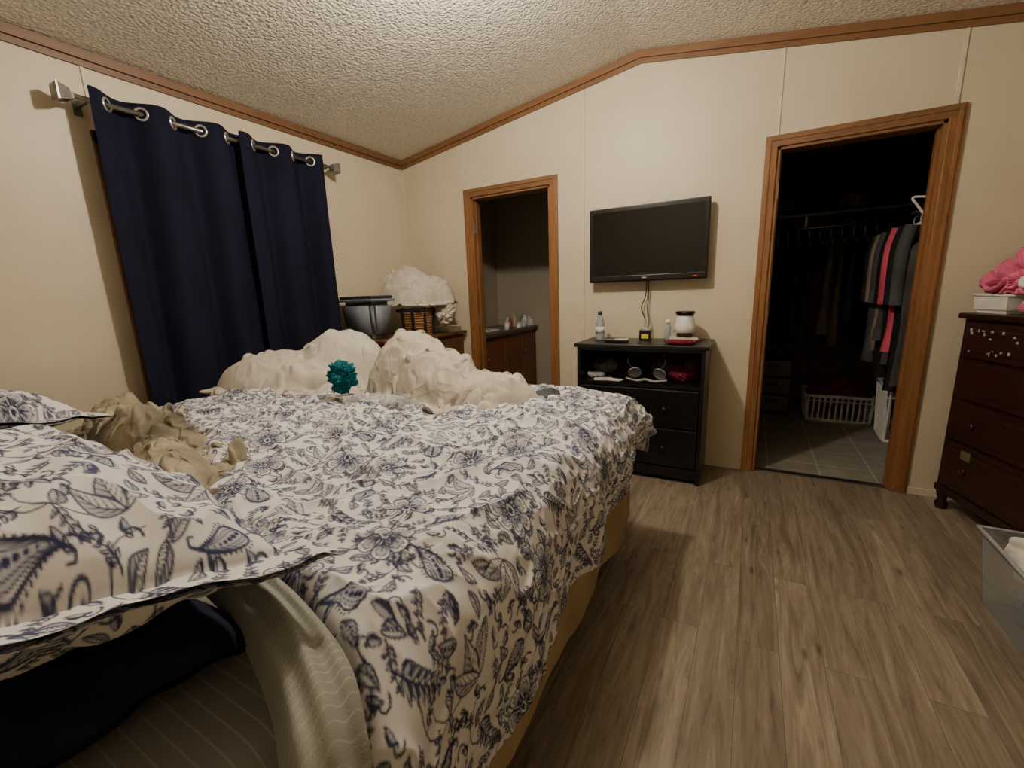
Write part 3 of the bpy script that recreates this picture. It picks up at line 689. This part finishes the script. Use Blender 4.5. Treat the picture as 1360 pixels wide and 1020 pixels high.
def cup(name,c,r,mat,par,tilt):
    bmm=bmesh.new(); n=20; rings=[]
    R=Matrix.Rotation(tilt,3,'Y')@Matrix.Rotation(-.9,3,'X')
    for i in range(8):
        a=i/7*math.pi/2; rings.append([bmm.verts.new(Vector(c)+R@Vector((r*math.sin(a)*math.cos(2*math.pi*j/n),r*math.sin(a)*math.sin(2*math.pi*j/n),r*.7*math.cos(a)))) for j in range(n)])
    for p,q in zip(rings[:-1],rings[1:]):
        for j in range(n): bmm.faces.new((p[j],p[(j+1)%n],q[(j+1)%n],q[j]))
    bmesh.ops.remove_doubles(bmm,verts=bmm.verts,dist=1e-5); return bm_to(name,bmm,mat,par,True)
g=empty('bra',(2.3,-.36,.72)); cup('cup_left',(2.17,-.33,.70),.045,M_lgrey,g,-.4); cup('cup_right',(2.33,-.34,.70),.045,M_lgrey,g,.4)
tube('strap_left',smoothpath([(2.16,-.35,.73),(2.13,-.36,.79),(2.17,-.3,.84),(2.2,-.22,.8)]),.003,M_dgrey,g); tube('strap_right',smoothpath([(2.34,-.36,.73),(2.37,-.37,.79),(2.33,-.3,.845),(2.3,-.22,.8)]),.003,M_dgrey,g)
tube('band',smoothpath([(2.12,-.35,.665),(2.2,-.385,.66),(2.25,-.38,.67),(2.3,-.385,.66),(2.38,-.36,.665)]),.008,M_lgrey,g)
g=empty('paper_sheets',(2.0,-.35,.65)); box('sheet_1',1.9,2.02,-.39,-.3,.648,.651,M_white,g,rotz=.3,piv=(1.95,-.35,0)); box('sheet_2',2.0,2.1,-.40,-.33,.651,.654,M_white,g,rotz=-.2,piv=(2.05,-.35,0))

# ------------------------------------------------------------------ corner
g=empty('corner_cabinet',(.35,-.5,0)); M_cab=wood('cabinet_wood',(74,48,32),(104,70,46),2)
box('carcass',.04,.60,-.92,-.05,.06,.92,M_cab,g,bevel=.004); box('top',.02,.63,-.94,-.03,.92,.945,M_cab,g,bevel=.006)
for i in range(3): box('drawer_%d'%i,.60,.615,-.88,-.07,.1+i*.27,.35+i*.27,M_cab,g,bevel=.005)
for i in range(3): lathe('knob_%d'%i,[(.006,0),(.006,.01),(.014,.016),(.0,.026)],(.615,-.47,.22+i*.27),M_metal,g,16,'X')
for x in (.07,.57):
    for y in (-.87,-.08): box('foot',x-.025,x+.025,y-.025,y+.025,0,.06,M_cab,g)
M_tote=simple('blue_grey_plastic',(112,118,128),.5,var=.08)
g=empty('storage_tote',(.24,-.80,.95))
def taper(bmm,cx,cy,z0,z1,a0,b0,a1,b1):
    lo=[bmm.verts.new((cx+sx*a0,cy+sy*b0,z0)) for sx,sy in ((-1,-1),(1,-1),(1,1),(-1,1))]; hi=[bmm.verts.new((cx+sx*a1,cy+sy*b1,z1)) for sx,sy in ((-1,-1),(1,-1),(1,1),(-1,1))]
    bmm.faces.new(lo[::-1]); bmm.faces.new(hi)
    for i in range(4): bmm.faces.new((lo[i],lo[(i+1)%4],hi[(i+1)%4],hi[i]))
bmm=bmesh.new(); taper(bmm,.25,-.80,.947,1.235,.15,.10,.18,.12); bmesh.ops.bevel(bmm,geom=bmm.edges[:],offset=.04,segments=5,affect='EDGES')
bm_to('bin',bmm,M_tote,g,True); box('rim',.07,.43,-.92,-.68,1.225,1.245,M_tote,g,bevel=.008); box('lid',.08,.42,-.91,-.69,1.245,1.268,simple('dark_lid',(48,50,56),.45),g,bevel=.01)
g=empty('wicker_basket',(.47,-.45,.945)); M_wick=simple('wicker',(134,98,60),.6,var=.3,scale=60)
cx,cy=.46,-.47
for k in range(11):
    z=.953+k*.019; a=.095+.0015*k; b=.10+.0015*k; off=.002*(k%2)
    tube('weave_%d'%k,[(cx+(a+off)*math.copysign(abs(math.cos(t))**.5,math.cos(t)),cy+(b+off)*math.copysign(abs(math.sin(t))**.5,math.sin(t)),z) for t in np.linspace(0,2*math.pi,36,endpoint=False)],.0095,M_wick,g,closed=True)
for sx in (-.05,.05): box('strap_%d'%(int(sx*100)),cx+.105,cx+.118,cy+sx-.012,cy+sx+.012,.947,1.165,M_dark,g,bevel=.002); box('strap_front_%d'%(int(sx*100)),cx+sx-.012,cx+sx+.012,cy-.126,cy-.112,.947,1.165,M_dark,g,bevel=.002)
box('rim_band',cx-.118,cx+.118,cy-.124,cy+.124,1.13,1.155,M_dark,g,bevel=.004)
g=empty('bundled_comforter',(.38,-.42,1.3))
drape('bundle',[(-.05,0,.23,.19,.30,.4),(.14,.02,.18,.15,.22,0),(.02,-.10,.20,.12,.19,.2)],(.37,-.38),.3,(1.3,1.05),(.50,.48),7,1.17,M_duvet,g,lam=.16,amp=.062,thick=.012,res=.0135,sm=3)
blob('drooping_end',(.64,-.34,1.12),(.06,.06,.12),M_duvet,g,seed=43,amp=.6,n=100,sharp=1.3)
g=empty('paper_stack',(.5,-.2,.945))
for i in range(6): box('sheet_%d'%i,.42,.60,-.27,-.07,.946+i*.008,.953+i*.008,simple('paper%d'%i,random.choice([(205,198,184),(180,170,150),(150,140,128)]),.7),g,rotz=random.uniform(-.15,.15),piv=(.5,-.17,0))

# ------------------------------------------------------------------ right dresser
OX,OY=3.785,-.125; RA=.27
g=empty('mahogany_dresser',(OX,OY,0)); pv=(OX,OY,0)
def rb(nm,a0,a1,b0,b1,z0,z1,mat,bev=.003):
    return box(nm,OX+a0,OX+a1,OY-b1,OY-b0,z0,z1,mat,g,bevel=bev,rotz=RA,piv=pv)
L=.80; Dp=.38
rb('carcass',.012,Dp,0,L,.13,1.04,M_mahog,.004); rb('top',-.015,Dp+.01,-.015,L+.015,1.04,1.07,M_mahogz,.008)
rb('plinth',.0,Dp,0,L,.10,.14,M_mahog,.006)
for (z0,z1) in ((.155,.40),(.42,.62),(.64,.83),(.85,1.025)):
    rb('drawer_front',-.008,.014,.03,L-.03,z0,z1,M_mahog,.006); rb('drawer_raised',-.014,-.004,.06,L-.06,z0+.03,z1-.03,M_mahog,.005)
R3=Matrix.Rotation(RA,3,'Z')
def rp(a,b,z): q=R3@Vector((a,-b,0)); return (OX+q.x,OY+q.y,z)
for z in (.28,.52):
    for b in (.2,.6): lathe('knob',[(.016,0),(.02,.008),(.012,.018),(0,.02)],Vector(rp(-.026,b,z)),M_mahogz,g,16,'X')
for a in (.03,Dp-.03):
    for b in (.03,L-.03): lathe('foot',[(.024,0),(.03,.03),(.018,.05),(.028,.09),(.03,.11),(0,.11)],rp(a,b,0),M_mahog,g,18)
for i in range(18):
    b=random.uniform(.08,.40); z=random.choice([.99,.975,.955,.90,.885]); q=rp(-.016,b,z); hh=random.uniform(.003,.010); ww=random.uniform(.003,.010)
    box('sticker_%d'%i,q[0]-.002,q[0]+.002,q[1]-ww,q[1]+ww,z-hh,z+hh,M_lgrey,g,bevel=.0015,rotz=RA,piv=(q[0],q[1],0))
q=rp(-.016,.2,.36); box('green_sticker',q[0]-.002,q[0]+.002,q[1]-.03,q[1]+.03,.34,.385,simple('green_st',(88,96,62),.5),g,rotz=RA,piv=(q[0],q[1],0))
q=rp(.10,.13,1.072); g=empty('white_basket',q)
bmm=bmesh.new(); taper(bmm,q[0],q[1],1.072,1.165,.075,.085,.09,.10); bmesh.ops.rotate(bmm,verts=bmm.verts,cent=Vector(q),matrix=R3)
top=[f for f in bmm.faces if all(v.co.z>1.16 for v in f.verts)]; bmesh.ops.inset_region(bmm,faces=top,thickness=.008); bmesh.ops.translate(bmm,verts=list({v for f in top for v in f.verts}),vec=(0,0,-.075))
bm_to('tray',bmm,M_white,g)
zz=1.158; k=(zz-1.072)/.093; a=.075+.015*k+.003; b=.085+.015*k+.003
pp=[Vector(q)+R3@Vector((sx*a,sy*b,zz-q[2])) for sx,sy in ((-1,-1),(1,-1),(1,1),(-1,1))]; tube('rim',[tuple(p) for p in pp],.005,M_white,g,closed=True)
q=rp(.10,.17,0); g=empty('pink_dress',(q[0],q[1],1.24))
blob('skirt',(q[0],q[1],1.22),(.10,.13,.065),M_pink,g,seed=51,amp=.8,n=110,sharp=1.5,folds=5,floor=1.168)
blob('bodice',(q[0]+.03,q[1]-.03,1.30),(.075,.09,.055),M_pink,g,seed=52,amp=.8,n=90,sharp=1.5,folds=5)
blob('white_lace',(q[0]+.02,q[1]-.12,1.23),(.07,.05,.05),M_whitec,g,seed=54,amp=.8,n=80,sharp=1.5,folds=5)
q=rp(.27,.42,0); blob('dark_shawl',(q[0],q[1],1.24),(.10,.11,.18),M_dark,seed=53,amp=.5,n=90,floor=1.072)
q=rp(.05,.33,0); g=empty('plush_toy',(q[0],q[1],1.07))
blob('head',(q[0],q[1],1.115),(.045,.05,.043),M_whitec,g,seed=61,amp=.1,n=50); blob('ear',(q[0]-.01,q[1]+.03,1.15),(.014,.012,.025),M_pink,g,seed=62,amp=.1,n=30); blob('snout',(q[0]-.04,q[1]-.01,1.105),(.02,.026,.02),M_pink,g,seed=63,amp=.1,n=30)

# clear bin
g=empty('clear_storage_bin',(3.95,-1.3,0)); m=NB('clear_bin',.2,(190,194,194)); m.b.inputs['Alpha'].default_value=.25; M_bin=m.m
bx0,bx1,by0,by1=3.70,4.12,-1.62,-1.04
def wallslab(nm,lo,hi):
    bmm=bmesh.new(); vs=[bmm.verts.new(p) for p in lo+hi]; n=len(lo)
    bmm.faces.new(vs[:n][::-1]); bmm.faces.new(vs[n:])
    for i in range(n): bmm.faces.new((vs[i],vs[(i+1)%n],vs[n+(i+1)%n],vs[n+i]))
    bmesh.ops.recalc_face_normals(bmm,faces=bmm.faces); return bm_to(nm,bmm,M_bin,g)
f=.03; t=.004
wallslab('side_left',[(bx0,by0,.004),(bx0+t,by0,.004),(bx0+t,by1,.004),(bx0,by1,.004)],[(bx0-f,by0-f,.29),(bx0-f+t,by0-f,.29),(bx0-f+t,by1+f,.29),(bx0-f,by1+f,.29)])
wallslab('side_right',[(bx1-t,by0,.004),(bx1,by0,.004),(bx1,by1,.004),(bx1-t,by1,.004)],[(bx1+f-t,by0-f,.29),(bx1+f,by0-f,.29),(bx1+f,by1+f,.29),(bx1+f-t,by1+f,.29)])
wallslab('side_back',[(bx0,by1-t,.004),(bx1,by1-t,.004),(bx1,by1,.004),(bx0,by1,.004)],[(bx0-f,by1+f-t,.29),(bx1+f,by1+f-t,.29),(bx1+f,by1+f,.29),(bx0-f,by1+f,.29)])
wallslab('side_front',[(bx0,by0,.004),(bx1,by0,.004),(bx1,by0+t,.004),(bx0,by0+t,.004)],[(bx0-f,by0-f,.29),(bx1+f,by0-f,.29),(bx1+f,by0-f+t,.29),(bx0-f,by0-f+t,.29)])
box('bottom',bx0,bx1,by0,by1,.0,.004,M_bin,g)
tube('rim',[(bx0-f-.008,by0-f-.008,.292),(bx1+f+.008,by0-f-.008,.292),(bx1+f+.008,by1+f+.008,.292),(bx0-f-.008,by1+f+.008,.292)],.009,M_lgrey,g,closed=True)
blob('grey_clothes',(3.88,-1.31,.14),(.17,.26,.13),M_lgrey,g,seed=71,amp=.35,sharp=1.2,n=110,floor=.006)
blob('white_clothes',(3.88,-1.22,.27),(.17,.18,.075),M_whitec,g,seed=72,amp=.5,sharp=1.3,n=110)
blob('beige_clothes',(3.98,-1.42,.27),(.12,.15,.07),M_sheet,g,seed=73,amp=.5,sharp=1.3,n=90)
blob('dark_clothes',(3.79,-1.13,.26),(.08,.07,.05),M_dgrey,g,seed=74,amp=.5,n=60)
blob('blue_clothes',(3.78,-1.3,.13),(.07,.14,.10),fabric('blue_cloth',(78,92,112)),g,seed=75,amp=.4,n=70,floor=.006)

# ------------------------------------------------------------------ closet
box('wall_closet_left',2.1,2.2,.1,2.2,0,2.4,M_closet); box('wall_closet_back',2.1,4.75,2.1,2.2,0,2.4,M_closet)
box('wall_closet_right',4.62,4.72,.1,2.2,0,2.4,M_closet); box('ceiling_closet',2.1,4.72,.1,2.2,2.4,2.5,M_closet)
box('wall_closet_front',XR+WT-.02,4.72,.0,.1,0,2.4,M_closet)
g=empty('closet_shelf',(3.2,1.85,1.78)); box('board',2.2,4.62,1.72,2.1,1.84,1.86,M_lgrey,g)
for x in (2.4,3.2,4.0): box('bracket_%d'%int(x*10),x,x+.02,1.74,2.09,1.72,1.84,M_metal,g)
def garment(name,p,axis,mat,g,w=.22,h=.75,seed=0,hanger=M_white,sleeve=True):
    n=26; m_=30
    u=np.linspace(0,2*math.pi,n*2,endpoint=False); k=np.linspace(0,1,m_)
    U,K=np.meshgrid(u,k,indexing='ij'); half=np.where(K<.16,.035+(w-.035)*(K/.16)**.8,w*(1-.12*np.sin((K-.16)*3))) 
    thick=.018+.03*K; a=half*np.cos(U)+.01*pn(U*2+seed,K*4); b=thick*np.sin(U)+.016*K*np.sin(U*5+seed)+.012*pn(U*2,K*3+seed)
    z=p[2]-.09-K*h-.05*(np.abs(np.cos(U)))*(K<.16)
    if axis=='x': X,Y=p[0]+b,p[1]+a
    else: X,Y=p[0]+a,p[1]+b
    grid_mesh(name,X.T.copy(),Y.T.copy(),z.T.copy(),mat,g,wrap=True)
    cv=lambda q:(p[0]+q[1],p[1]+q[0],p[2]+q[2]) if axis=='x' else (p[0]+q[0],p[1]+q[1],p[2]+q[2])
    if sleeve:
        for sg in (-1,1):
            pts=smoothpath([(sg*w*.9,0,-.14),(sg*w*1.02,.005,-.3),(sg*w*1.0,.01,-.62)],6)
            tube(name+'_sleeve',[cv(q) for q in pts],.038,mat,g,12)
    hk=[(0,0,-.085),(0,0,-.03),(.018,0,-.012),(.022,0,.008),(.0,0,.02),(-.02,0,.01)]
    sh=[(-w*.95,0,-.15),(0,0,-.085),(w*.95,0,-.15)]
    tube(name+'_hook',[cv(q) for q in smoothpath(hk,6)],.004,hanger,g); tube(name+'_hanger',[cv(q) for q in sh],.006,hanger,g)
mats=[M_dgrey,fabric('olive_cloth',(104,98,84)),M_dark,fabric('maroon',(96,40,46)),M_dgrey,fabric('navy_cloth',(54,60,86)),fabric('taupe_cloth',(134,124,110)),M_dark]
g=empty('hanging_shirts',(3.2,1.7,1.70)); lathe('rod',[(.014,2.205),(.014,4.61)],(0,1.70,1.73),M_metal,g,16,'X')
for i in range(18): garment('shirt_%d'%i,(2.60+i*.08,1.70,1.73),'x',mats[(i*3)%8],g,.2,.75+.1*((i*7)%3),seed=i,sleeve=False)
g=empty('hanging_coats',(3.86,1,1.70)); lathe('rod',[(.014,.12),(.014,1.66)],(3.86,0,1.70),M_metal,g,16,'Y')
for i,(y,mt,hh) in enumerate([(.40,M_dgrey,1.05),(.48,M_dark,1.1),(.57,fabric('rose_cloth',(186,76,98)),.85),(.66,M_dgrey,.95),(.74,M_dark,1.05),(.84,M_dgrey,.8),(.93,M_dark,1.0),(1.03,mats[6],.9),(1.13,M_dgrey,1.0),(1.24,M_dark,.9)]):
    garment('coat_%d'%i,(3.85-.012*(i%3),y,1.71),'y',mt,g,.22,hh,seed=20+i)
g=empty('plastic_hanger',(3.75,.28,1.65))
tube('loop',[tuple(q) for q in smoothpath([(3.862,.28,1.69),(3.875,.28,1.725),(3.85,.28,1.735),(3.83,.28,1.71),(3.80,.28,1.69),(3.63,.28,1.715),(3.61,.28,1.70),(3.625,.28,1.68),(3.70,.28,1.56),(3.73,.28,1.47),(3.75,.28,1.47),(3.76,.28,1.50),(3.81,.28,1.68)],8)],.007,M_white,g)
g=empty('folded_clothes_pile',(3.3,1.9,1.86))
for i in range(7): blob('bundle_%d'%i,(2.85+i*.17,1.9,1.94+.04*(i%2)),(.13,.12,.10),[M_dgrey,mats[1],mats[5]][i%3],g,seed=80+i,amp=.6,sharp=1.2,n=60,floor=1.861)
def slat_basket(name,x0,x1,y0,y1,h,mat):
    g=empty(name,((x0+x1)/2,(y0+y1)/2,0)); f=.025
    box('base',x0,x1,y0,y1,0,.01,mat,g)
    for z,k in ((.02,.1),(h*.98,1)):
        tube('ring',[(x0-f*k,y0-f*k,z),(x1+f*k,y0-f*k,z),(x1+f*k,y1+f*k,z),(x0-f*k,y1+f*k,z)],.014,mat,g,closed=True)
    tube('ring_mid',[(x0-f*.8,y0-f*.8,h*.8),(x1+f*.8,y0-f*.8,h*.8),(x1+f*.8,y1+f*.8,h*.8),(x0-f*.8,y1+f*.8,h*.8)],.006,mat,g,closed=True)
    n=int((x1-x0)/.04)
    for i in range(n+1):
        x=x0+(x1-x0)*i/n
        for y,s in ((y0,-1),(y1,1)): tube('slat',[(x,y,.01),(x,y+s*f,h)],.009,mat,g,4)
    n=int((y1-y0)/.04)
    for i in range(n+1):
        y=y0+(y1-y0)*i/n
        for x,s in ((x0,-1),(x1,1)): tube('slat',[(x,y,.01),(x+s*f,y,h)],.009,mat,g,4)
    return g
g=slat_basket('laundry_basket',3.34,3.80,1.46,1.84,.25,M_white); blob('laundry',(3.57,1.65,.22),(.2,.15,.14),M_mag,g,seed=90,amp=.5,sharp=1.2,n=70,floor=.012)
g=slat_basket('laundry_hamper',3.80,4.08,.98,1.26,.46,M_white); blob('laundry',(3.94,1.12,.44),(.13,.12,.12),M_lgrey,g,seed=91,amp=.5,sharp=1.2,n=70,floor=.2)
g=empty('drawer_cart',(3.05,1.75,0))
for i in range(3): box('bin_%d'%i,2.9,3.2,1.55,1.95,.04+i*.17,.19+i*.17,simple('bin_dark%d'%i,(78,72,66),.4),g,bevel=.012); box('handle_%d'%i,3.0,3.1,1.53,1.55,.13+i*.17,.15+i*.17,M_dgrey,g,bevel=.003)
for x in (2.89,3.2): box('post',x,x+.012,1.55,1.95,0,.56,M_blackin,g)

# ------------------------------------------------------------------ ceiling light
LX,LY=1.86,-1.68; zc0=zc(LX)
g=empty('ceiling_light',(LX,LY,2.6))
lathe('canopy',[(.0,zc0+.01),(.045,zc0+.005),(.05,zc0-.03),(.03,zc0-.05),(.02,zc0-.085),(0,zc0-.09)],(LX,LY,0),M_white,g)
m=NB('bulb_glow',.5); m.b.inputs['Emission Color'].default_value=(1.0,.87,.71,1); m.b.inputs['Emission Strength'].default_value=880
lathe('bulb',[(0,-.055),(.025,-.05),(.045,-.03),(.052,0),(.045,.03),(.028,.055),(.018,.07),(0,.075)],(LX,LY,zc0-.165),m.m,g,24)

w=bpy.data.worlds.new('night'); scene.world=w; w.use_nodes=True
w.node_tree.nodes['Background'].inputs[0].default_value=(.02,.022,.03,1); w.node_tree.nodes['Background'].inputs[1].default_value=.3

# ------------------------------------------------------------------ camera
F=Vector((-.4744,.8561,-.205)).normalized(); R=Vector((.8777,.4779,-.0352)); U=R.cross(F).normalized(); R=F.cross(U).normalized()
cd=bpy.data.cameras.new('camera'); co=bpy.data.objects.new('camera',cd); col.objects.link(co)
cd.sensor_fit='HORIZONTAL'; cd.sensor_width=36; cd.lens=574.28/1360*36; cd.clip_start=.02
co.matrix_world=Matrix(((R.x,U.x,-F.x,2.8259),(R.y,U.y,-F.y,-3.2094),(R.z,U.z,-F.z,1.2484),(0,0,0,1)))
scene.camera=co
